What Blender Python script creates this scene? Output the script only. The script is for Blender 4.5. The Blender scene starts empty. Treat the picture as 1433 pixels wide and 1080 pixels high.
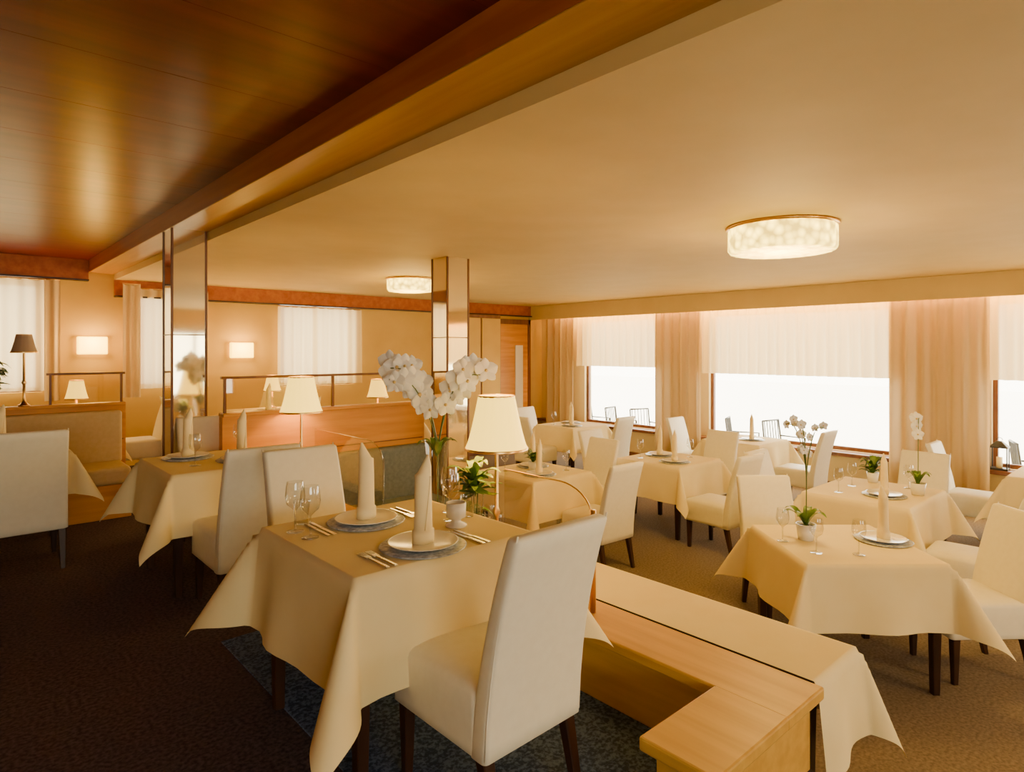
import bpy, bmesh, math, random
from mathutils import Matrix, Vector, Euler
random.seed(7)
D = bpy.data
scene = bpy.context.scene
COL = scene.collection

# ------------------------------------------------------------------ materials
def mat(name, base=(0.8,0.8,0.8), rough=0.5, metal=0.0, emis=None, estr=0.0, spec=0.5, sheen=0.0):
    m = D.materials.new(name); m.use_nodes = True
    b = m.node_tree.nodes["Principled BSDF"]
    b.inputs["Base Color"].default_value = (*base,1)
    b.inputs["Roughness"].default_value = rough
    b.inputs["Metallic"].default_value = metal
    b.inputs["Specular IOR Level"].default_value = spec
    if sheen: b.inputs["Sheen Weight"].default_value = sheen
    if emis:
        b.inputs["Emission Color"].default_value = (*emis,1)
        b.inputs["Emission Strength"].default_value = estr
    return m

def noise_mat(name, c1, c2, scale=(10,10,10), rough=0.5, bump=0.1, detail=4, nscale=1.0, spec=0.5, dist=0.002, lo=0.35, hi=0.65, coat=0.0, metal=0.0):
    m = mat(name, c1, rough, metal, spec=spec)
    nt = m.node_tree; N = nt.nodes; L = nt.links
    b = N["Principled BSDF"]
    tc = N.new("ShaderNodeTexCoord"); mp = N.new("ShaderNodeMapping")
    mp.inputs["Scale"].default_value = scale
    no = N.new("ShaderNodeTexNoise"); no.inputs["Scale"].default_value = nscale; no.inputs["Detail"].default_value = detail
    cr = N.new("ShaderNodeValToRGB")
    cr.color_ramp.elements[0].position = lo; cr.color_ramp.elements[0].color = (*c1,1)
    cr.color_ramp.elements[1].position = hi; cr.color_ramp.elements[1].color = (*c2,1)
    L.new(tc.outputs["Object"], mp.inputs["Vector"]); L.new(mp.outputs[0], no.inputs["Vector"])
    L.new(no.outputs["Fac"], cr.inputs["Fac"]); L.new(cr.outputs[0], b.inputs["Base Color"])
    if bump:
        bp = N.new("ShaderNodeBump"); bp.inputs["Strength"].default_value = bump; bp.inputs["Distance"].default_value = dist
        L.new(no.outputs["Fac"], bp.inputs["Height"]); L.new(bp.outputs[0], b.inputs["Normal"])
    if coat: b.inputs["Coat Weight"].default_value = coat; b.inputs["Coat Roughness"].default_value = 0.15
    return m

M = {}
M['plaster_ceiling'] = noise_mat('plaster_ceiling',(0.70,0.52,0.20),(0.73,0.55,0.22),(3,3,3),0.7,0.03)
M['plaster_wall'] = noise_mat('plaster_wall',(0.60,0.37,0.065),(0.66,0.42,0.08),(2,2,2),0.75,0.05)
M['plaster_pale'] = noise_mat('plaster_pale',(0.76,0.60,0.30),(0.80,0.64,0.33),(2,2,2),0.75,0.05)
M['wood_ceiling'] = noise_mat('wood_ceiling_mahogany',(0.13,0.013,0.002),(0.22,0.027,0.004),(0.5,9,6),0.30,0.02,nscale=1.0,lo=0.3,hi=0.75,spec=0.22)
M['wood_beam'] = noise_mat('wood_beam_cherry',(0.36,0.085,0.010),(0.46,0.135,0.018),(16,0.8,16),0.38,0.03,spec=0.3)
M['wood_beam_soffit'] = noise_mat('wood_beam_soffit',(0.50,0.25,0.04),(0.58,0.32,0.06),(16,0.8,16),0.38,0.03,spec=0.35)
M['wood_honey'] = noise_mat('wood_honey',(0.58,0.24,0.02),(0.70,0.32,0.035),(1.5,18,18),0.38,0.03,spec=0.35)
M['wood_honey_y'] = noise_mat('wood_honey_lengthwise',(0.60,0.33,0.05),(0.72,0.43,0.08),(18,1.2,18),0.38,0.03,spec=0.35)
M['wood_dark'] = noise_mat('wood_dark',(0.030,0.012,0.006),(0.055,0.023,0.011),(12,12,2),0.35,0.03,spec=0.35)
M['wood_frame'] = noise_mat('wood_frame_brown',(0.13,0.04,0.012),(0.20,0.07,0.02),(12,12,2),0.35,0.03)
M['carpet'] = noise_mat('carpet_upper',(0.050,0.036,0.040),(0.12,0.090,0.095),(60,60,60),0.95,0.4,detail=6,spec=0.1,dist=0.004)
M['carpet_blue_lit'] = noise_mat('carpet_fleck_blue_lit',(0.040,0.065,0.125),(0.13,0.19,0.33),(70,70,70),0.95,0.4,detail=6,spec=0.1,dist=0.004,lo=.42,hi=.6)  # flecked upper carpet with bluer light painted into its colour
M['carpet_low'] = noise_mat('carpet_lower',(0.14,0.110,0.080),(0.23,0.18,0.135),(60,60,60),0.95,0.4,detail=6,spec=0.1,dist=0.004)
M['cloth'] = noise_mat('tablecloth_damask',(0.88,0.73,0.37),(0.91,0.77,0.42),(5,5,5),0.75,0.12,spec=0.2,dist=0.01)
M['leather'] = noise_mat('chair_leather_cream',(0.86,0.81,0.64),(0.89,0.84,0.67),(30,30,30),0.5,0.08,spec=0.35)
M['bench_uph'] = noise_mat('bench_upholstery',(0.13,0.16,0.17),(0.18,0.21,0.22),(30,30,30),0.8,0.1)
M['bench_cream'] = noise_mat('bench_cream',(0.62,0.46,0.21),(0.66,0.50,0.24),(30,30,30),0.7,0.1)
M['napkin'] = noise_mat('napkin_linen',(0.90,0.74,0.38),(0.92,0.77,0.42),(20,20,20),0.7,0.08)
M['china'] = mat('white_china',(0.88,0.86,0.79),0.15)
M['charger'] = noise_mat('charger_slate',(0.22,0.25,0.31),(0.58,0.60,0.62),(60,60,60),0.35,0.02)
M['steel'] = mat('cutlery_steel',(0.75,0.72,0.66),0.2,1.0)
M['brass'] = mat('brass',(0.72,0.46,0.16),0.28,1.0)
M['gold'] = mat('gold_rim',(0.8,0.5,0.15),0.3,1.0)
M['mirror'] = mat('bronze_mirror',(0.88,0.75,0.47),0.05,0.85)
M['leaf'] = noise_mat('leaf_green',(0.06,0.14,0.02),(0.14,0.27,0.04),(10,10,10),0.4,0.05)
M['stem'] = mat('stem_green',(0.10,0.16,0.04),0.5)
M['petal'] = mat('petal_white',(0.93,0.91,0.86),0.55)
M['petal_c'] = mat('petal_centre',(0.75,0.55,0.2),0.5)
M['terrace'] = noise_mat('terrace_stone',(0.90,0.88,0.84),(0.93,0.91,0.87),(3,3,3),0.8,0.05)
M['black'] = mat('black_metal',(0.02,0.018,0.015),0.4)
M['shade_off'] = mat('shade_unlit',(0.45,0.32,0.2),0.8)
M['soil'] = mat('soil',(0.05,0.03,0.02),0.9)

def glass_mat(name, tint=(1,1,1), base=0.04, edge=0.5, power=3.0, rough=0.02):
    m = D.materials.new(name); m.use_nodes = True
    nt = m.node_tree; N = nt.nodes; L = nt.links
    N.remove(N["Principled BSDF"])
    out = N["Material Output"]
    tr = N.new("ShaderNodeBsdfTransparent"); tr.inputs[0].default_value = (*tint,1)
    gl = N.new("ShaderNodeBsdfGlossy"); gl.inputs["Roughness"].default_value = rough
    fr = N.new("ShaderNodeLayerWeight"); fr.inputs["Blend"].default_value = 0.5
    pw = N.new("ShaderNodeMath"); pw.operation='POWER'; pw.inputs[1].default_value=power
    ma = N.new("ShaderNodeMath"); ma.operation='MULTIPLY_ADD'; ma.inputs[1].default_value=edge; ma.inputs[2].default_value=base
    mx = N.new("ShaderNodeMixShader")
    L.new(fr.outputs["Facing"], pw.inputs[0]); L.new(pw.outputs[0], ma.inputs[0]); L.new(ma.outputs[0], mx.inputs[0])
    L.new(tr.outputs[0], mx.inputs[1]); L.new(gl.outputs[0], mx.inputs[2])
    L.new(mx.outputs[0], out.inputs[0])
    return m
M['glass'] = glass_mat('clear_glass',(0.93,0.93,0.92),0.09,0.75,2.2)
M['winglass'] = glass_mat('window_glass',(0.99,0.99,0.99),0.02,0.2,5)
M['pane'] = glass_mat('partition_glass',(0.95,0.91,0.80),0.06,0.35,3)

def sheer_mat(name, col, transp, trans):
    m = D.materials.new(name); m.use_nodes = True
    nt = m.node_tree; N = nt.nodes; L = nt.links
    N.remove(N["Principled BSDF"]); out = N["Material Output"]
    di = N.new("ShaderNodeBsdfDiffuse"); di.inputs[0].default_value = (*col,1)
    tl = N.new("ShaderNodeBsdfTranslucent"); tl.inputs[0].default_value = (*col,1)
    tr = N.new("ShaderNodeBsdfTransparent")
    m1 = N.new("ShaderNodeMixShader"); m1.inputs[0].default_value = trans
    m2 = N.new("ShaderNodeMixShader"); m2.inputs[0].default_value = transp
    L.new(di.outputs[0], m1.inputs[1]); L.new(tl.outputs[0], m1.inputs[2])
    L.new(m1.outputs[0], m2.inputs[1]); L.new(tr.outputs[0], m2.inputs[2]); L.new(m2.outputs[0], out.inputs[0])
    return m
M['sheer'] = sheer_mat('sheer_curtain',(0.90,0.72,0.38),0.03,0.30)
M['drape'] = sheer_mat('drape_beige_cloth',(0.72,0.54,0.29),0.0,0.18)

def glow_mat(name, col, strength, vor=0, base=(0.9,0.75,0.45)):
    m = D.materials.new(name); m.use_nodes = True
    nt = m.node_tree; N = nt.nodes; L = nt.links
    b = N["Principled BSDF"]; b.inputs["Base Color"].default_value = (*base,1)
    b.inputs["Roughness"].default_value = 0.5
    b.inputs["Emission Color"].default_value = (*col,1); b.inputs["Emission Strength"].default_value = strength
    if vor:
        tc = N.new("ShaderNodeTexCoord"); v = N.new("ShaderNodeTexVoronoi"); v.inputs["Scale"].default_value = vor
        mr = N.new("ShaderNodeMapRange"); mr.inputs["To Min"].default_value = strength*1.3; mr.inputs["To Max"].default_value = strength*0.3
        mr.inputs["From Max"].default_value = 0.8
        L.new(tc.outputs["Object"], v.inputs["Vector"]); L.new(v.outputs["Distance"], mr.inputs[0]); L.new(mr.outputs[0], b.inputs["Emission Strength"])
    return m
M['glow_shade'] = glow_mat('lampshade_lit',(1.0,0.64,0.07),3.0,base=(.85,.58,.15))
M['glow_ceil'] = glow_mat('crystal_glass_lit',(1.0,0.68,0.08),8.0,vor=18,base=(.8,.6,.25))
M['glow_sconce'] = glow_mat('sconce_glass_lit',(1.0,0.58,0.03),7.0,base=(.8,.5,.1))

# ------------------------------------------------------------------ mesh builder
class B:
    def __init__(s): s.bm = bmesh.new(); s.mats = []
    def mi(s, m):
        m = M[m]
        if m not in s.mats: s.mats.append(m)
        return s.mats.index(m)
    def merge(s, t, m, smooth=False, X=None):
        if X is not None: t.transform(X)
        i = s.mi(m)
        for f in t.faces: f.material_index = i; f.smooth = smooth
        me = D.meshes.new("tmp"); t.to_mesh(me); t.free(); s.bm.from_mesh(me); D.meshes.remove(me)
    def box(s, lo, hi, m, bevel=0.0, X=None, seg=2):
        t = bmesh.new(); bmesh.ops.create_cube(t, size=1)
        for v in t.verts:
            v.co = Vector([lo[k]+(v.co[k]+0.5)*(hi[k]-lo[k]) for k in range(3)])
        if bevel: bmesh.ops.bevel(t, geom=t.edges[:], offset=bevel, segments=seg, affect='EDGES', profile=0.5)
        s.merge(t, m, False, X)
    def lathe(s, prof, m, c=(0,0,0), seg=28, X=None, smooth=True, wave=None):
        t = bmesh.new(); rings = []
        for r,z in prof:
            if r < 1e-6: rings.append([t.verts.new((0,0,z))])
            else:
                ring=[]
                for i in range(seg):
                    a=2*math.pi*i/seg; rr=r*(1+(wave[1]*math.cos(wave[0]*a) if wave else 0))
                    ring.append(t.verts.new((rr*math.cos(a),rr*math.sin(a),z)))
                rings.append(ring)
        for a,b in zip(rings, rings[1:]):
            for i in range(seg):
                j=(i+1)%seg
                if len(a)==1 and len(b)==1: continue
                if len(a)==1: t.faces.new((a[0],b[j],b[i]))
                elif len(b)==1: t.faces.new((a[i],a[j],b[0]))
                else: t.faces.new((a[i],a[j],b[j],b[i]))
        t.transform(Matrix.Translation(c)); s.merge(t, m, smooth, X)
    def loft(s, rings, m, smooth=True, X=None, cap=True):
        t = bmesh.new(); R=[[t.verts.new(p) for p in r] for r in rings]; n=len(R[0])
        for a,b in zip(R,R[1:]):
            for i in range(n):
                j=(i+1)%n; t.faces.new((a[i],a[j],b[j],b[i]))
        if cap:
            t.faces.new(R[0][::-1]); t.faces.new(R[-1])
        s.merge(t, m, smooth, X)
    def tube(s, pts, r, m, seg=8, X=None):
        pts=[Vector(p) for p in pts]; rings=[]
        for k,p in enumerate(pts):
            d=(pts[min(k+1,len(pts)-1)]-pts[max(k-1,0)]).normalized()
            up=Vector((0,0,1)) if abs(d.z)<0.9 else Vector((1,0,0))
            a=d.cross(up).normalized(); b=a.cross(d).normalized()
            rk = r[k] if isinstance(r,(list,tuple)) else r
            rings.append([p+a*rk*math.cos(2*math.pi*i/seg)+b*rk*math.sin(2*math.pi*i/seg) for i in range(seg)])
        s.loft(rings, m, True, X)
    def mesh(s, name):
        me=D.meshes.new(name); bmesh.ops.recalc_face_normals(s.bm, faces=s.bm.faces[:]); s.bm.to_mesh(me); s.bm.free()
        for m in s.mats: me.materials.append(m)
        return me
    def obj(s, name, loc=(0,0,0), rz=0.0):
        me=s.mesh(name); return place(me,name,loc,rz)

def place(me,name,loc=(0,0,0),rz=0.0):
    o=D.objects.new(name,me); COL.objects.link(o); o.location=loc; o.rotation_euler=(0,0,rz); return o

def rr(w,d,r,cx,cy,z,n=4):
    pts=[]
    for sx,sy,a0 in ((1,1,0),(-1,1,90),(-1,-1,180),(1,-1,270)):
        for k in range(n+1):
            a=math.radians(a0+90*k/n)
            pts.append(Vector((cx+sx*(w/2-r)+r*math.cos(a), cy+sy*(d/2-r)+r*math.sin(a), z)))
    return pts

# surveyed plan (right, depth from tripod) -> room axes (x across towards window wall, y towards back wall)
TH=math.radians(42); CT,ST=math.cos(TH),math.sin(TH)
def P(a,b,z=0.0): return (CT*a+ST*b, -ST*a+CT*b, z)

HF=0.0; LF=-0.45   # upper / lower floor
ZC=2.40; ZW=2.62; ZB=2.47
X0,X1,Y0,Y1=-3.5,9.3,-4.0,9.4

# ------------------------------------------------------------------ shell
b=B(); b.box((X0,Y0,-0.6),(2.3,Y1,0),'carpet'); b.box((2.3,5.3,-0.6),(4.3,Y1,0),'carpet'); b.obj('floor_upper')
b=B(); b.box((1.05,1.2,0.0),(2.075,3.4,0.006),'carpet_blue_lit',0.002,seg=1); b.obj('carpet_lit_patch')  # thin sheet over the same carpet, not a rug; bluer light put into colour
b=B(); b.box((2.3,Y0,-0.6),(X1,5.3,LF),'carpet_low'); b.box((4.3,5.3,-0.6),(X1,Y1,LF),'carpet_low'); b.obj('floor_lower')
b=B(); b.box((1.6,Y0,ZC),(X1+.2,Y1,2.8),'plaster_ceiling'); b.obj('ceiling')
b=B(); 
y=Y0
while y<Y1-1e-4:
    y2=min(y+0.62,Y1); b.box((X0,y+0.0008,ZW),(1.32,y2-0.0008,2.75),'wood_ceiling',0.001,seg=1); y=y2
b.box((X0,Y0,2.66),(1.32,Y1,2.8),'wood_dark')
b.obj('ceiling_wood')
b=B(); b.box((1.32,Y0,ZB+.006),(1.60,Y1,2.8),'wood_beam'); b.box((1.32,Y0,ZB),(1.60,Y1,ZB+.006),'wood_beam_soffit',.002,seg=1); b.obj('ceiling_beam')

def wall_x(name,x0,x1,ya,yb,z0,z1,holes,m):
    b=B(); y=ya
    for (h0,h1,a,c) in sorted(holes):
        b.box((x0,y,z0),(x1,h0,z1),m); b.box((x0,h0,z0),(x1,h1,a),m); b.box((x0,h0,c),(x1,h1,z1),m); y=h1
    b.box((x0,y,z0),(x1,yb,z1),m); return b.obj(name)
def wall_y(name,y0,y1,xa,xb,z0,z1,holes,m):
    b=B(); x=xa
    for (h0,h1,a,c) in sorted(holes):
        b.box((x,y0,z0),(h0,y1,z1),m); b.box((h0,y0,z0),(h1,y1,a),m); b.box((h0,y0,c),(h1,y1,z1),m); x=h1
    b.box((x,y0,z0),(xb,y1,z1),m); return b.obj(name)
WR=[(-3.2,-1.4,0.1,2.1),(-0.8,1.75,0.1,2.1),(2.75,5.5,0.1,2.1),(6.4,8.2,0.1,2.1)]
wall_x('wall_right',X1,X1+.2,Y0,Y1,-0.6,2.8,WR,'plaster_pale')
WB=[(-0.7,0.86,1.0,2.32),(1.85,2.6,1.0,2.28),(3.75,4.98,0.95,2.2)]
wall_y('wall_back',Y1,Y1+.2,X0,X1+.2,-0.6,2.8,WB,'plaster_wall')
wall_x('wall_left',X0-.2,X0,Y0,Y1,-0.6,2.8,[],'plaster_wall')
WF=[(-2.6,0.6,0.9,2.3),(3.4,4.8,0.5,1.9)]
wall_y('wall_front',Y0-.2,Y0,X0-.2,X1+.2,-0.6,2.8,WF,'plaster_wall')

wi=1
def window_x(x,y0,y1,z0,z1,nm=2):
    global wi
    b=B(); t=0.05; f='wood_frame'
    b.box((x,y0,z0),(x+.06,y0+t,z1),f,0.004); b.box((x,y1-t,z0),(x+.06,y1,z1),f,0.004)
    b.box((x,y0+t,z0),(x+.06,y1-t,z0+t),f,0.004); b.box((x,y0+t,z1-t),(x+.06,y1-t,z1),f,0.004)
    b.box((x+.02,y0+t,z0+t),(x+.025,y1-t,z1-t),'winglass')
    b.obj('window_%d'%wi); wi+=1
def window_y(y,x0,x1,z0,z1,nm=2):
    global wi
    b=B(); t=0.05
    b.box((x0,y,z0),(x0+t,y+.06,z1),'wood_frame',0.004); b.box((x1-t,y,z0),(x1,y+.06,z1),'wood_frame',0.004)
    b.box((x0+t,y,z0),(x1-t,y+.06,z0+t),'wood_frame',0.004); b.box((x0+t,y,z1-t),(x1-t,y+.06,z1),'wood_frame',0.004)
    xm=(x0+x1)/2; b.box((xm-.03,y,z0+t),(xm+.03,y+.06,z1-t),'wood_frame',0.004)
    b.box((x0+t,y+.02,z0+t),(xm-.03,y+.025,z1-t),'winglass'); b.box((xm+.03,y+.02,z0+t),(x1-t,y+.025,z1-t),'winglass')
    b.obj('window_%d'%wi); wi+=1
for h in WR: window_x(X1+.06,*h)
for h in WB: window_y(Y1+.1,*h)
for h in WF: window_y(Y0-.12,*h)
b=B(); b.box((8.93,Y0,2.12),(8.99,Y1,ZC),'plaster_ceiling',0.004); b.obj('trim_pelmet')
b=B(); b.box((9.12,Y0,0.045),(9.30,Y1,0.095),'wood_frame',0.006); b.obj('trim_sill')
b=B(); b.box((9.27,Y0,LF),(9.30,Y1,LF+.1),'wood_frame'); b.obj('baseboard_right')
b=B(); b.box((X0,9.34,2.38),(1.32,9.4,ZW),'wood_beam'); b.box((1.60,9.34,2.2),(8.93,9.4,ZC),'wood_beam')
b.box((X0,9.30,2.36),(1.32,9.4,2.38),'wood_dark'); b.box((1.6,9.30,2.18),(8.93,9.4,2.2),'wood_dark'); b.obj('trim_back_band')

# curtains
def curtain(name,axis,pos,a0,a1,z0,z1,m,amp=0.03,per=0.12,hem=0.0):
    b=B(); t=bmesh.new(); n=max(8,int((a1-a0)/per*12)); nz=7; g=[]
    ph=random.random()*6
    for i in range(n+1):
        a=a0+(a1-a0)*i/n; row=[]
        for k in range(nz+1):
            f=k/nz; z=z1+(z0-z1)*f
            w=amp*(0.6+0.5*f)*(math.sin(2*math.pi*a/per+ph+0.9*math.sin(a*3.1))+0.35*math.sin(2*math.pi*a/(per*2.7)+f))
            row.append(t.verts.new((pos+w,a,z) if axis=='x' else (a,pos+w,z)))
        g.append(row)
    for i in range(n):
        for k in range(nz): t.faces.new((g[i][k],g[i+1][k],g[i+1][k+1],g[i][k+1]))
    b.merge(t,m,True); b.tube([(pos,a0,z1),(pos,a1,z1)] if axis=='x' else [(a0,pos,z1),(a1,pos,z1)],0.012,'brass')
    return b.obj(name)
for (a0,a1,zb) in ((-0.9,1.75,1.15),(2.72,5.55,1.13),(6.3,8.3,1.2),(-3.3,-1.3,1.15)):
    curtain('sheer_curtain','x',9.18,a0,a1,zb,2.26,'sheer',0.042,0.15)
for (a0,a1) in ((1.72,2.78),(5.50,6.38),(8.25,9.05),(-1.35,-0.85)):
    curtain('drape','x',9.055,a0,a1,LF+.03,2.28,'drape',0.045,0.17)
for (a0,a1,z0,z1) in ((-0.85,0.95,1.02,2.34),(1.75,2.7,1.0,2.30),(3.68,5.05,0.97,2.16)):
    curtain('sheer_curtain','y',9.30,a0,a1,z0,z1,'sheer',0.028,0.15)
for (a0,a1) in ((0.86,1.02),(1.66,1.86)):
    curtain('drape','y',9.20,a0,a1,0.9,2.34,'drape',0.02,0.09)

# ------------------------------------------------------------------ pillars
def pillar(x,y,s,z0,z1,name):
    b=B(); h=s/2; f=0.018
    b.box((x-h+.008,y-h+.008,z0),(x+h-.008,y+h-.008,z1),'mirror')
    for sx in (-1,1):
        for sy in (-1,1):
            cx,cy=x+sx*(h-f/2),y+sy*(h-f/2); b.box((cx-f/2,cy-f/2,z0),(cx+f/2,cy+f/2,z1),'wood_frame',0.003)
    zz=z0+0.12
    b.box((x-h-.005,y-h-.005,z0),(x+h+.005,y+h+.005,zz),'wood_frame',0.004)
    for zj in (1.62,):
        b.box((x-h+.004,y-h+.004,zj),(x+h-.004,y+h-.004,zj+.008),'wood_frame')
    return b.obj(name)
pillar(1.455,5.62,0.27,0,ZB,'mirrored_pillar')
pillar(3.70,5.02,0.27,LF,ZC,'mirrored_pillar')

# ------------------------------------------------------------------ level partition with ledge
b=B()
b.box((2.08,0.96,LF),(2.30,5.2,0.26),'wood_honey_y')
b.box((2.04,0.92,0.255),(2.33,5.2,0.30),'wood_honey_y',0.008)
b.box((1.64,0.96,0.0),(2.08,1.15,0.26),'wood_honey_y')
b.box((1.60,0.92,0.256),(2.05,1.19,0.301),'wood_honey_y',0.008)
b.obj('partition_ledge')
def glass_screen(y0,y1,x=2.2,zb=0.302,zt=0.87,rim='brass'):
    b=B(); t=bmesh.new(); pts=[(y0,zb),(y0,zt-0.13)]
    for k in range(1,9):
        a=math.radians(180-90*k/8); pts.append((y0+0.2+0.2*math.cos(a),zt-0.13+0.13*math.sin(a)))
    pts+=[(y1,zt),(y1,zb)]
    f1=[t.verts.new((x-.004,p[0],p[1])) for p in pts]; f2=[t.verts.new((x+.004,p[0],p[1])) for p in pts]
    t.faces.new(f1); t.faces.new(f2[::-1])
    for i in range(len(pts)):
        j=(i+1)%len(pts); t.faces.new((f1[i],f2[i],f2[j],f1[j]))
    b.merge(t,'pane'); b.tube([(x,y0-.01,zb),(x,y0-.01,zt-0.1)],0.014 if rim=='brass' else .004,rim)
    path=[(x,p[0],p[1]) for p in pts[1:-1]]; b.tube(path,0.004,rim)
    b.obj('glass_screen')
glass_screen(1.90,2.50); glass_screen(3.75,4.8,rim='glass')

def booth(x0,x1,y,z0,zt,name,xr=None):
    b=B(); b.box((x0,y-.04,z0),(x1,y+.04,zt-.03),'wood_honey'); b.box((x0,y-.06,zt-.03),(x1,y+.06,zt),'wood_honey',0.006)
    b.box((x0+.02,y-.043,zt-.36),(x1-.02,y-.0395,zt-.35),'wood_frame')
    xr=x0 if xr is None else xr
    n=max(1,int((x1-xr)/0.9))
    for i in range(n+1):
        xx=xr+.03+(x1-xr-.06)*i/n; b.box((xx-.01,y-.01,zt),(xx+.01,y+.01,zt+.28),'wood_frame')
    b.box((xr,y-.012,zt+.27),(x1,y+.012,zt+.29),'wood_frame'); b.box((xr+.04,y-.003,zt+.01),(x1-.04,y+.003,zt+.27),'pane')
    b.obj(name)
booth(1.62,3.52,5.25,-0.0,1.0,'booth_wall')
booth(-3.4,1.30,7.1,0.0,1.0,'booth_wall',.68)
def bench(x0,x1,y,z,m1,m2,name):
    b=B(); b.box((x0,y-.5,z),(x1,y,z+.30),'wood_honey',0.005)
    b.box((x0,y-.52,z+.30),(x1,y-.08,z+.46),m1,0.04,seg=4); b.box((x0,y-.12,z+.44),(x1,y,z+.93),m2,0.03,seg=4); b.obj(name)
bench(2.36,3.50,5.19,LF+.12,'bench_uph','bench_uph','upholstered_bench')
bench(-1.5,1.25,7.04,0,'bench_cream','bench_cream','upholstered_bench')
b=B(); b.box((2.32,4.62,LF),(3.52,5.2,LF+.12),'wood_honey'); b.obj('bench_plinth')

# ------------------------------------------------------------------ chair
def make_chair():
    b=B(); W=.43; H=.68
    def yb(t): return -.205-.025*t-.115*t**1.8
    rings=[]; N=14
    for k in range(N+1):
        t=k/N; z=.27+t*H; w=W-.02*t; d=.075-.022*t
        rings.append(rr(w,d,.018,0,yb(t),z))
    zt=.27+H
    rings.append(rr(W-.032,.043,.016,0,yb(1),zt+.008)); rings.append(rr(W-.05,.025,.01,0,yb(1),zt+.012))
    b.loft([rr(W-.03,.05,.015,0,-.205,.262)]+rings,'leather')
    s=[rr(W-.02,.44,.02,0,.03,.268)]
    s+=[rr(W,.46,.025,0,.03,z) for z in (.275,.30,.40,.45)]
    s+=[rr(W-.012,.448,.025,0,.03,.466),rr(W-.05,.41,.03,0,.03,.478),rr(W-.16,.30,.03,0,.03,.485),rr(.1,.1,.03,0,.03,.487)]
    b.loft(s,'leather')
    for sx in (-1,1):
        b.tube([(sx*(W/2-.006-.01*k/6),yb(k/6)-(.0375-.011*k/6)+.006,.28+(H+.01)*k/6) for k in range(7)],.0035,'leather',6)
    for sx in (-1,1):
        x=sx*(W/2-.035)
        b.loft([rr(.03,.03,.004,x,.215,0,1),rr(.045,.045,.004,x,.215,.27,1)],'wood_dark',False)
        b.loft([rr(.03,.03,.004,x,-.26,0,1),rr(.045,.045,.004,x,-.20,.27,1)],'wood_dark',False)
    return b.mesh('dining_chair')
CH=make_chair()
def chair(x,y,z,rz):
    place(CH,'dining_chair',(x,y,z),math.radians(rz))

# ------------------------------------------------------------------ cloth + table
def cloth(b,lx,ly,zt,o,X=None,m='cloth',amp=.43,seed=0):
    def coords(l,om,op):
        c=[]
        if om>0: c+=[-l/2-om*(1-i/14) for i in range(14)]
        c+=[-l/2,-l/2+.012]+[-l/2+.012+(l-.024)*i/12 for i in range(1,12)]+[l/2-.012,l/2]
        if op>0: c+=[l/2+op*(i/14) for i in range(1,15)]
        return c
    rnd=random.Random(seed); p1,p2=rnd.random()*6,rnd.random()*6
    xs=coords(lx,o[0],o[1]); ys=coords(ly,o[2],o[3]); t=bmesh.new(); g=[]
    for a in xs:
        row=[]
        for c in ys:
            ex=max(abs(a)-lx/2,0); ey=max(abs(c)-ly/2,0); sx=1 if a>0 else -1; sy=1 if c>0 else -1
            px=max(-lx/2,min(lx/2,a)); py=max(-ly/2,min(ly/2,c)); z=zt
            r=math.hypot(ex,ey)
            if r>1e-5:
                ph=math.atan2(ey,ex); s2=math.sin(2*ph)
                if s2<0.02:
                    q=(c if ex>0 else a); l=(ly if ex>0 else lx)
                    w=(0.06*math.sin(9*q+p1)+0.03*math.sin(17*q+p2))*max(0,1-(abs(q)/(l/2))**4)
                else: w=0
                A=.10+w*1.0+amp*s2**1.3; A=min(A,.8)
                rho=0.012*min(1,r/.02)
                if ex>0: px+=sx*(A*r*math.cos(ph)+rho)
                if ey>0: py+=sy*(A*r*math.sin(ph)+rho)
                z-=r*math.sqrt(1-A*A)
            row.append(t.verts.new((px,py,z)))
        g.append(row)
    for i in range(len(xs)-1):
        for k in range(len(ys)-1): t.faces.new((g[i][k],g[i+1][k],g[i+1][k+1],g[i][k+1]))
    b.merge(t,m,True,X)
def table(x,y,zf,rz=0,lx=.8,ly=.8,o=.37,seed=0,ov=None,amp=.43):
    b=B(); ov=ov or (o,o,o,o); cloth(b,lx,ly,.752,ov,seed=seed,amp=amp)
    b.box((-lx/2+.004,-ly/2+.004,.715),(lx/2-.004,ly/2-.004,.747),'wood_dark',0.003)
    for sx in (-1,1):
        for sy in (-1,1):
            cx,cy=sx*(lx/2-.05),sy*(ly/2-.05); b.loft([rr(.04,.04,.004,cx,cy,0,1),rr(.06,.06,.004,cx,cy,.715,1)],'wood_dark',False)
    b.obj('dining_table',(x,y,zf),math.radians(rz))

# upper level
table(1.385,2.26,0.006,lx=.80,ly=.80,o=.40,seed=1,amp=.46)
chair(1.385,1.67,0.006,1)
chair(1.44,2.98,0.006,180)
chair(1.32,3.88,0,0)
table(1.40,4.55,0,seed=2)
chair(1.56,5.13,0,180)
table(.32,6.00,0,lx=.75,ly=.7,o=.31,seed=3)
chair(.42,5.56,0,0)
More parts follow.
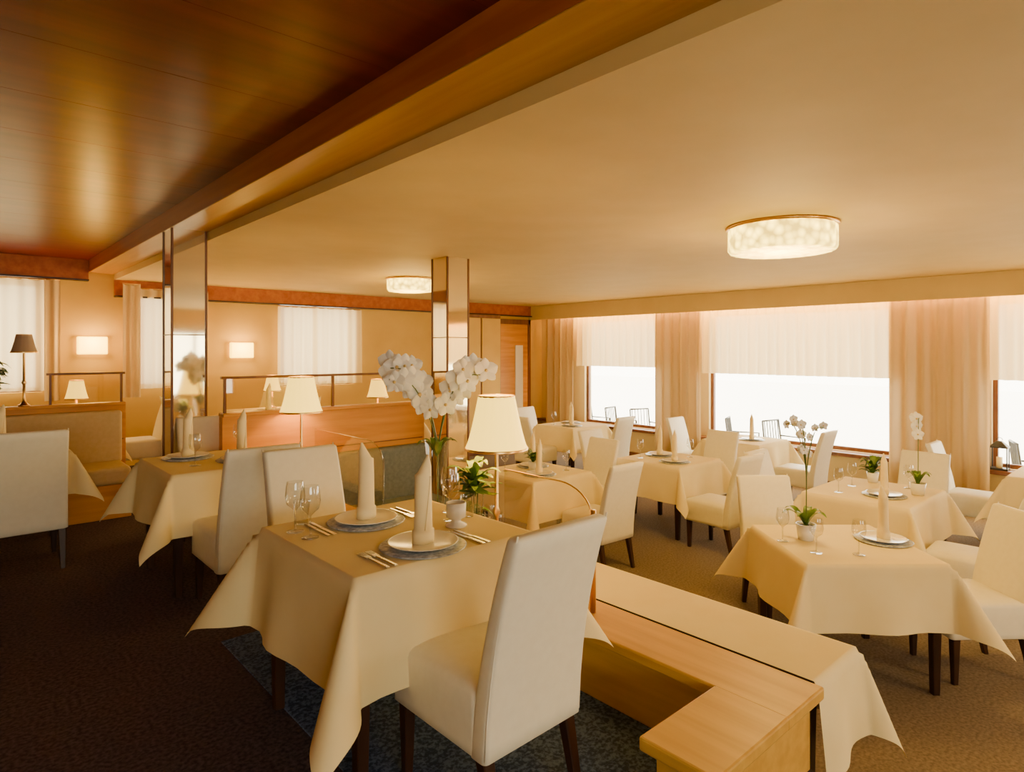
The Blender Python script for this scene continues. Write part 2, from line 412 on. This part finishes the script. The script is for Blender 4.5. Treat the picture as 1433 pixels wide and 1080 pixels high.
# lower level
T4=P(2.05,3.92); table(T4[0],T4[1],LF,rz=-42,seed=4)
c=P(1.98,4.62); chair(c[0],c[1],LF,180-42)
chair(4.66,1.00,LF,50)
table(5.88,1.92,LF,lx=.95,ly=.8,seed=5)
chair(5.55,1.17,LF,3); chair(5.95,2.66,LF,180); chair(6.72,1.85,LF,90)
table(5.95,4.02,LF,seed=6)
chair(5.66,3.24,LF,-4); chair(5.95,4.82,LF,180); chair(6.75,4.0,LF,90)
table(4.35,4.50,LF,seed=7); chair(4.42,3.74,LF,-3); chair(4.95+.2,4.55,LF,90)
table(7.5,6.9,LF,seed=8); chair(7.5,6.15,LF,0); chair(7.5,7.65,LF,180); chair(6.7,6.9,LF,-90)
table(8.0,4.2,LF,seed=9); chair(8.0,3.45,LF,0); chair(8.0,4.95,LF,180)
table(7.9,.9,LF,seed=10); chair(7.9,1.65,LF,180); chair(7.1,.6,LF,-80)
table(2.535,2.18,LF,lx=.40,ly=2.44,ov=(0,.34,.34,.0),seed=11,amp=.28)
# back booths
table(3.0,7.9,0,lx=.8,ly=.8,seed=12); table(.9,8.3,0,lx=.75,ly=.75,seed=13); table(3.55,6.2,0,lx=.7,ly=.7,o=.3,seed=14)
chair(3.0,7.2,0,0); chair(2.2,7.9,0,-90); chair(.15,8.3,0,-90); chair(1.65,8.3,0,90)

# ------------------------------------------------------------------ tableware
def mk_plate():
    b=B(); b.lathe([(0,.0),(.155,.0),(.165,.006),(.160,.009),(.10,.006),(0,.006)],'charger',seg=40)
    b.lathe([(0,.009),(.08,.009),(.095,.013),(.132,.022),(.134,.025),(.128,.024),(.09,.018),(0,.016)],'china',seg=40); return b.mesh('dinner_plate')
def mk_napkin():
    b=B(); rings=[]; n=24
    prof=[(0,.044),(.03,.045),(.048,.044),(.050,.038),(.12,.036),(.20,.0345),(.255,.033)]
    for z,r in prof: rings.append([Vector((r*math.cos(2*math.pi*i/n),r*.75*math.sin(2*math.pi*i/n),z)) for i in range(n)])
    for f in (.25,.5,.75,1.0):
        r=.033*(1-f)+.004
        rings.append([Vector((r*math.cos(2*math.pi*i/n)+.022*f,r*.7*math.sin(2*math.pi*i/n),.255+.072*f+.018*math.cos(2*math.pi*i/n)*(1-f))) for i in range(n)])
    b.loft(rings,'napkin',True); b.tube([(-.01,-.0285,.05),(.004,-.027,.15),(.018,-.022,.25)],.0025,'napkin',6); return b.mesh('folded_napkin')
def mk_wine():
    b=B(); b.lathe([(0,0),(.034,0),(.034,.003),(.006,.008),(.004,.02),(.004,.085),(.012,.095),(.034,.115),(.040,.145),(.036,.185),(.032,.205)],'glass'); return b.mesh('wine_glass')
def mk_tumbler():
    b=B(); b.lathe([(0,0),(.028,0),(.034,.10)],'glass'); return b.mesh('water_glass')
def mk_knife():
    b=B(); b.box((-.008,-.11,0),(.008,-.01,.006),'steel',.002); b.box((-.009,-.01,.001),(.007,.11,.004),'steel',.001); return b.mesh('table_knife')
def mk_fork():
    b=B(); b.box((-.006,-.10,0),(.006,.03,.005),'steel',.002); b.box((-.012,.03,.001),(.012,.055,.005),'steel',.002)
    for k in range(4): b.box((-.012+k*.0068,.055,.001),(-.0085+k*.0068,.10,.004),'steel')
    return b.mesh('table_fork')
def mk_candle():
    b=B(); b.lathe([(0,0),(.045,0),(.045,.008),(.02,.02),(.02,.03),(.042,.04),(.042,.10),(.038,.10),(.036,.045),(0,.045)],'china'); b.lathe([(0,.045),(.03,.045),(.03,.075),(0,.077)],'napkin'); return b.mesh('tealight_holder')
PL,NP,WG,TU,KN,FK,CD=mk_plate(),mk_napkin(),mk_wine(),mk_tumbler(),mk_knife(),mk_fork(),mk_candle()
def setting(x,y,z,rz,full=True):
    R=math.radians(rz); c,s=math.cos(R),math.sin(R)
    T=lambda a,d:(x+a*c-d*s,y+a*s+d*c)
    place(PL,'dinner_plate',(x,y,z),R); place(NP,'folded_napkin',(x,y,z+.0165),R)
    if full:
        for a,me,nm in ((-.19,FK,'table_fork'),(-.222,FK,'table_fork'),(.19,KN,'table_knife'),(.215,KN,'table_knife')):
            q=T(a,-.02); place(me,nm,(q[0],q[1],z),R)
zt=.7595
setting(1.34,1.99,zt,0); 
setting(1.35,2.44,zt,180)
for (x,y) in ((1.64,2.22),(1.72,2.34),(1.06,2.50),(1.07,2.38)): place(WG,'wine_glass',(x,y,zt))
for (x,y) in ((1.73,2.22),(1.13,2.60)): place(TU,'water_glass',(x,y,zt))
place(CD,'tealight_holder',(1.60,2.13,zt))
zt2=LF+.7535; zu=.7535
setting(T4[0]+.238,T4[1]-.214+.05,zt2,48,False)
for q in (P(1.70,3.95),P(1.80,3.72),P(2.03,3.68)): place(WG,'wine_glass',(q[0],q[1],zt2))
for (x,y,z) in ((1.50,4.42,zu),(1.25,4.75,zu),(5.75,1.8,zt2),(6.05,4.2,zt2),(5.8,3.84,zt2),(4.25,4.33,zt2),(4.5,4.68,zt2),(7.35,6.75,zt2),(7.65,7.05,zt2),(8.0,4.1,zt2),(.3,6.0,zu),(2.95,7.75,zu)):
    place(PL,'dinner_plate',(x,y,z)); place(NP,'folded_napkin',(x,y,z+.0165),.5)
for (x,y,z) in ((1.2,4.4,zu),(1.6,4.78,zu),(5.6,2.1,zt2),(5.95,2.12,zt2),(6.2,1.75,zt2),(5.75,4.25,zt2),(6.2,3.9,zt2),(4.6,4.3,zt2),(4.12,4.68,zt2),(7.3,7.1,zt2),(2.5,2.9,zt2),(2.6,3.1,zt2)):
    place(WG,'wine_glass',(x,y,z))

# ------------------------------------------------------------------ lamps
def light(name,kind,loc,energy,col,size=.1,rot=None,sy=None,parent=None):
    l=D.lights.new(name,kind); l.energy=energy; l.color=col
    if kind=='AREA':
        l.size=size
        if sy: l.shape='RECTANGLE'; l.size_y=sy
    else: l.shadow_soft_size=size
    o=D.objects.new(name,l); COL.objects.link(o); o.location=loc
    if rot: o.rotation_euler=rot
    if parent: o.parent=parent
    return o
WARM=(1.0,.60,.15)
def table_lamp(x,y,z,h=.94,r=.175,lit=True,power=12,sh=.29):
    b=B(); zb=h-sh
    b.lathe([(0,0),(.075*r/.17,0),(.078*r/.17,.012),(.05*r/.17,.02),(.016,.04),(.011,.08),(.011,.3*h),(.022,.33*h),(.011,.36*h),(.009,zb+.05),(.009,h-.02),(0,h-.02)],'brass')
    n=10; prof=[]
    for k in range(n+1):
        f=k/n; prof.append((r*(1-.42*f**.75),zb+sh*f))
    b.lathe(prof,'glow_shade' if lit else 'shade_off',seg=48,wave=(16,.012))
    b.lathe([(r*1.01,zb-.004),(r*1.015,zb+.006),(r*1.0,zb+.010)],'brass',seg=48)
    b.lathe([(r*.585,h-.006),(r*.592,h+.002),(r*.58,h+.004)],'brass',seg=48)
    o=b.obj('table_lamp',(x,y,z))
    if lit: light('bulb','POINT',(0,0,zb+sh*.4),power,WARM,.04,parent=o)
table_lamp(2.245,2.62,.30,h=.95,r=.172)
table_lamp(2.18,5.02,.30,h=.98,r=.17)
table_lamp(3.15,8.15,zu,h=.42,r=.11,sh=.2,power=6); table_lamp(3.6,6.25,zu,h=.42,r=.12,sh=.2,power=6); table_lamp(1.05,8.2,zu,h=.42,r=.11,sh=.2,power=6)
table_lamp(.52,7.1,1.0,h=.64,r=.10,sh=.16,lit=False)
def sconce(x,y,z):
    b=B(); b.box((x-.10,y-.02,z-.08),(x+.10,y,z+.08),'brass',.004); b.box((x-.16,y-.10,z-.11),(x+.16,y-.02,z+.11),'glow_sconce',.015); b.obj('wall_sconce')
    light('sconce_bulb','POINT',(x,y-.25,z+.05),18,WARM,.08)
sconce(1.36,9.4,1.56); sconce(3.17,9.4,1.5)
def ceil_lamp(x,y,r,h,power):
    b=B(); b.lathe([(0,0),(r+.02,0),(r+.02,-.018),(r-.01,-.024)],'gold',seg=48)
    b.lathe([(r,-.02),(r+.004,-.03),(r+.004,-h+.02),(r-.01,-h),(r-.06,-h-.006),(0,-h-.01)],'glow_ceil',seg=64,wave=(24,.015))
    o=b.obj('ceiling_lamp',(x,y,ZC)); light('bulb','POINT',(0,0,-h-.15),power,WARM,.25,parent=o)
q=P(1.95,4.55); ceil_lamp(q[0],q[1],.36,.19,80)
q=P(-1.28,7.9); ceil_lamp(q[0],q[1],.28,.16,55)
ceil_lamp(4.4,-1.8,.36,.19,80)  # unseen extra lamp behind the camera, added for general warm fill

# ------------------------------------------------------------------ plants
def petal_bm(L,W):
    t=bmesh.new(); n=6; g=[]
    for i in range(n+1):
        f=i/n; w=W*math.sin(math.pi*min(1,(f*.92+.06)))**.6; row=[]
        for k in (-1,-.5,0,.5,1): row.append(t.verts.new((w*k/2,L*f,.15*L*f*f-.12*W*k*k)))
        g.append(row)
    for i in range(n):
        for k in range(4): t.faces.new((g[i][k],g[i+1][k],g[i+1][k+1],g[i][k+1]))
    return t
def blossom(b,c,n,s,rnd):
    q=Vector(n).to_track_quat('Z','Y').to_matrix().to_4x4()
    for k in range(5):
        t=petal_bm(s*.55,s*.62 if k in(1,4) else s*.42)
        X=Matrix.Translation(c)@q@Matrix.Rotation(math.radians(72*k+rnd.uniform(-8,8)),4,'Z'); b.merge(t,'petal',True,X)
    b.lathe([(0,0),(s*.08,s*.04),(s*.05,s*.12),(0,s*.15)],'petal_c',seg=8,X=Matrix.Translation(c)@q)
def leaf(b,ang,L,W,lift,m='leaf',base=(0,0,0)):
    t=bmesh.new(); n=8; g=[]
    for i in range(n+1):
        f=i/n; w=W*math.sin(math.pi*(f*.9+.08))**.7; r=L*f; z=lift*math.sin(f*2.2)
        g.append([t.verts.new((r,w*k/2,z+abs(k)*.15*w)) for k in (-1,0,1)])
    for i in range(n):
        for k in range(2): t.faces.new((g[i][k],g[i+1][k],g[i+1][k+1],g[i][k+1]))
    b.merge(t,m,True,Matrix.Translation(base)@Matrix.Rotation(ang,4,'Z'))
def orchid(x,y,z,h,nst,nb,size,seed,pot='china',potr=.06,poth=.10,dirs=None,leafL=.2,reach=.48,f0=.60):
    rnd=random.Random(seed); b=B()
    if pot=='glass': b.lathe([(0,0),(potr*.7,0),(potr*.55,poth*.4),(potr,poth)],pot)
    else:
        b.lathe([(0,0),(potr*.75,0),(potr,poth),(potr*.92,poth),(potr*.7,.01)],pot); b.lathe([(0,poth*.85),(potr*.9,poth*.85)],'soil')
    for k in range(6): leaf(b,k*1.05+rnd.random()*.4,leafL*rnd.uniform(.7,1.1),.05,.10,base=(0,0,poth*.85))
    for s in range(nst):
        a=dirs[s] if dirs else rnd.random()*6.28; pts=[]; hs=h*rnd.uniform(.93,1.0)
        for k in range(17):
            f=k/16; out=reach*h*max(0,f-.35)**1.6; zz=.03+(hs-.03)*(math.sin(min(f*1.25,1.45)*1.08)/math.sin(1.45*1.08))
            if f>.8: zz-= (f-.8)*.35*h
            pts.append(Vector((out*math.cos(a)+.008*math.sin(5*f),out*math.sin(a),zz)))
        b.tube(pts,.0035,'stem',6)
        for k in range(nb):
            f=f0+(1-f0)*k/max(1,nb-1); p=pts[int(f*16)]; 
            c=p+Vector((rnd.uniform(-.03,.03),rnd.uniform(-.03,.03),rnd.uniform(-.02,.03)))*(size/.1)
            blossom(b,c,(-.6+rnd.uniform(-.4,.4),-.75+rnd.uniform(-.4,.4),rnd.uniform(-.1,.3)),size*rnd.uniform(.85,1.1),rnd)
    b.obj('potted_orchid',(x,y,z))
orchid(2.20,3.12,.30,1.22,6,6,.135,3,pot='glass',potr=.075,poth=.66,dirs=(2.4,2.8,-.7,-.35,2.1,-1.0),leafL=.14,reach=.46,f0=.64)
q=P(1.86,3.98); orchid(q[0],q[1],zt2,.84,4,4,.055,5,dirs=(2.4,2.9,-.6,3.3),leafL=.14,reach=.3)
orchid(5.98,1.62,zt2,.70,1,4,.10,6,dirs=(0.2,),leafL=.1)
def bush(x,y,z,r,n,seed,name='potted_plant',m='leaf',pot=.05):
    rnd=random.Random(seed); b=B(); b.lathe([(0,0),(pot*.8,0),(pot,.09),(pot*.9,.09),(pot*.7,.01)],'china')
    for k in range(n):
        leaf(b,rnd.random()*6.28,r*rnd.uniform(.5,1.1),r*.35,r*rnd.uniform(.1,1.0),m,base=(0,0,.07+rnd.random()*r*.5))
    b.obj(name,(x,y,z))
bush(2.19,2.86,.30,.18,80,2); bush(4.35,4.52,zt2,.10,40,3); bush(6.25,2.05,zt2,.12,40,4); bush(.2,7.1,1.0,.24,70,6)
# tall flower vase with greenery next to the big lamp
b=B(); b.lathe([(0,0),(.04,0),(.035,.15),(.05,.42)],'glass')
rnd=random.Random(21)
for k in range(46): leaf(b,rnd.random()*6.28,rnd.uniform(.07,.17),.05,rnd.uniform(-.03,.10),base=(0,0,.40+rnd.random()*.12))
for k in range(5): b.tube([(0,0,.02),(.02*math.cos(k*1.3),.02*math.sin(k*1.3),.45)],.003,'stem',6)
b.obj('flower_vase',(2.14,2.83-.15,.302))
# lantern on the window sill
b=B(); 
for sx in (-1,1):
    for sy in (-1,1): b.box((sx*.06-.006,sy*.08-.006,.02),(sx*.06+.006,sy*.08+.006,.26),'black')
b.box((-.07,-.09,0),(.07,.09,.025),'black',.004); b.box((-.07,-.09,.26),(.07,.09,.28),'black',.004)
b.loft([rr(.13,.17,.01,0,0,.28),rr(.05,.05,.01,0,0,.34)],'black',False); b.lathe([(0,.025),(.03,.025),(.03,.15),(0,.152)],'napkin')
b.tube([(.0,.03*math.cos(a),.35+.03*math.sin(a)) for a in [k*math.pi/8 for k in range(9)]],.004,'black')
b.obj('lantern',(9.21,1.66,.095))

# ------------------------------------------------------------------ door & cabinet at the back right
b=B()
b.box((8.0,9.33,LF),(8.1,9.4,2.12),'wood_frame'); b.box((8.85,9.33,LF),(8.92,9.4,2.12),'wood_frame'); b.box((8.0,9.33,2.02),(8.92,9.4,2.12),'wood_frame')
b.box((8.1,9.35,LF),(8.85,9.39,2.02),'wood_honey'); b.box((8.5,9.33,.3),(8.7,9.349,1.6),'china'); b.lathe([(0,0),(.02,0),(.02,.05),(0,.05)],'brass',c=(8.18,9.32,.55))
b.obj('door_1')
b=B(); b.box((6.9,9.1,LF),(7.9,9.34,2.17),'wood_frame',.005); 
for k in range(2): b.box((6.94+.49*k,9.08,LF+.1),(7.39+.49*k,9.1,2.1),'plaster_wall',.004)
b.obj('wardrobe_cabinet')

# ------------------------------------------------------------------ terrace outside
b=B(); b.box((9.5,-20,-.62),(40,40,-.58),'terrace'); b.obj('terrace_ground')
def tchair():
    b=B()
    for sx in (-1,1):
        b.tube([(sx*.22,-.2,0),(sx*.22,-.22,.45),(sx*.21,-.28,.92)],.014,'black'); b.tube([(sx*.22,.2,0),(sx*.22,.2,.66),(sx*.22,-.24,.66)],.014,'black')
    b.box((-.22,-.22,.43),(.22,.22,.455),'black',.005)
    for zz in (.55,.92): b.tube([(-.21,-.235-.1*(zz-.5),zz),(.21,-.235-.1*(zz-.5),zz)],.014,'black')
    for k in range(6): xk=-.17+.068*k; b.tube([(xk,-.235,.55),(xk,-.275,.92)],.008,'black')
    return b.mesh('terrace_chair')
TC=tchair()
for (x,y,r) in ((10.1,5.3,200),(10.1,4.6,170),(10.1,7.9,190),(10.1,7.3,160),(10.1,1.4,200),(10.1,8.6,185)): place(TC,'terrace_chair',(x,y,-.58),math.radians(r))

# ------------------------------------------------------------------ light
w=D.worlds.new('World'); scene.world=w; w.use_nodes=True
bg=w.node_tree.nodes['Background']; bg.inputs[0].default_value=(1.0,.92,.72,1); bg.inputs[1].default_value=13.5
def portal(loc,sx,sy,rot):
    o=light('window_portal','AREA',loc,1,(1,1,1),sx,rot,sy); o.data.cycles.is_portal=True
R90=math.pi/2
for (a0,a1,z0,z1) in WR: portal((X1+.19,(a0+a1)/2,(z0+z1)/2),z1-z0,a1-a0,(0,R90,0))
for (a0,a1,z0,z1) in WB: portal(((a0+a1)/2,Y1+.19,(z0+z1)/2),a1-a0,z1-z0,(-R90,0,0))
for (a0,a1,z0,z1) in WF: portal(((a0+a1)/2,Y0-.19,(z0+z1)/2),a1-a0,z1-z0,(R90,0,0))
light('cove_strip','AREA',(9.04,2.7,2.36),300,(1,.58,.11),.04,(0,0,0),12)

# ------------------------------------------------------------------ camera
cam=D.cameras.new('camera'); co=D.objects.new('camera',cam); COL.objects.link(co)
co.location=(0,0,1.5); co.rotation_euler=(math.pi/2,0,-TH)
cam.sensor_width=36; cam.lens=36*880/1433; cam.shift_y=-50/1433; cam.clip_start=.05
scene.camera=co
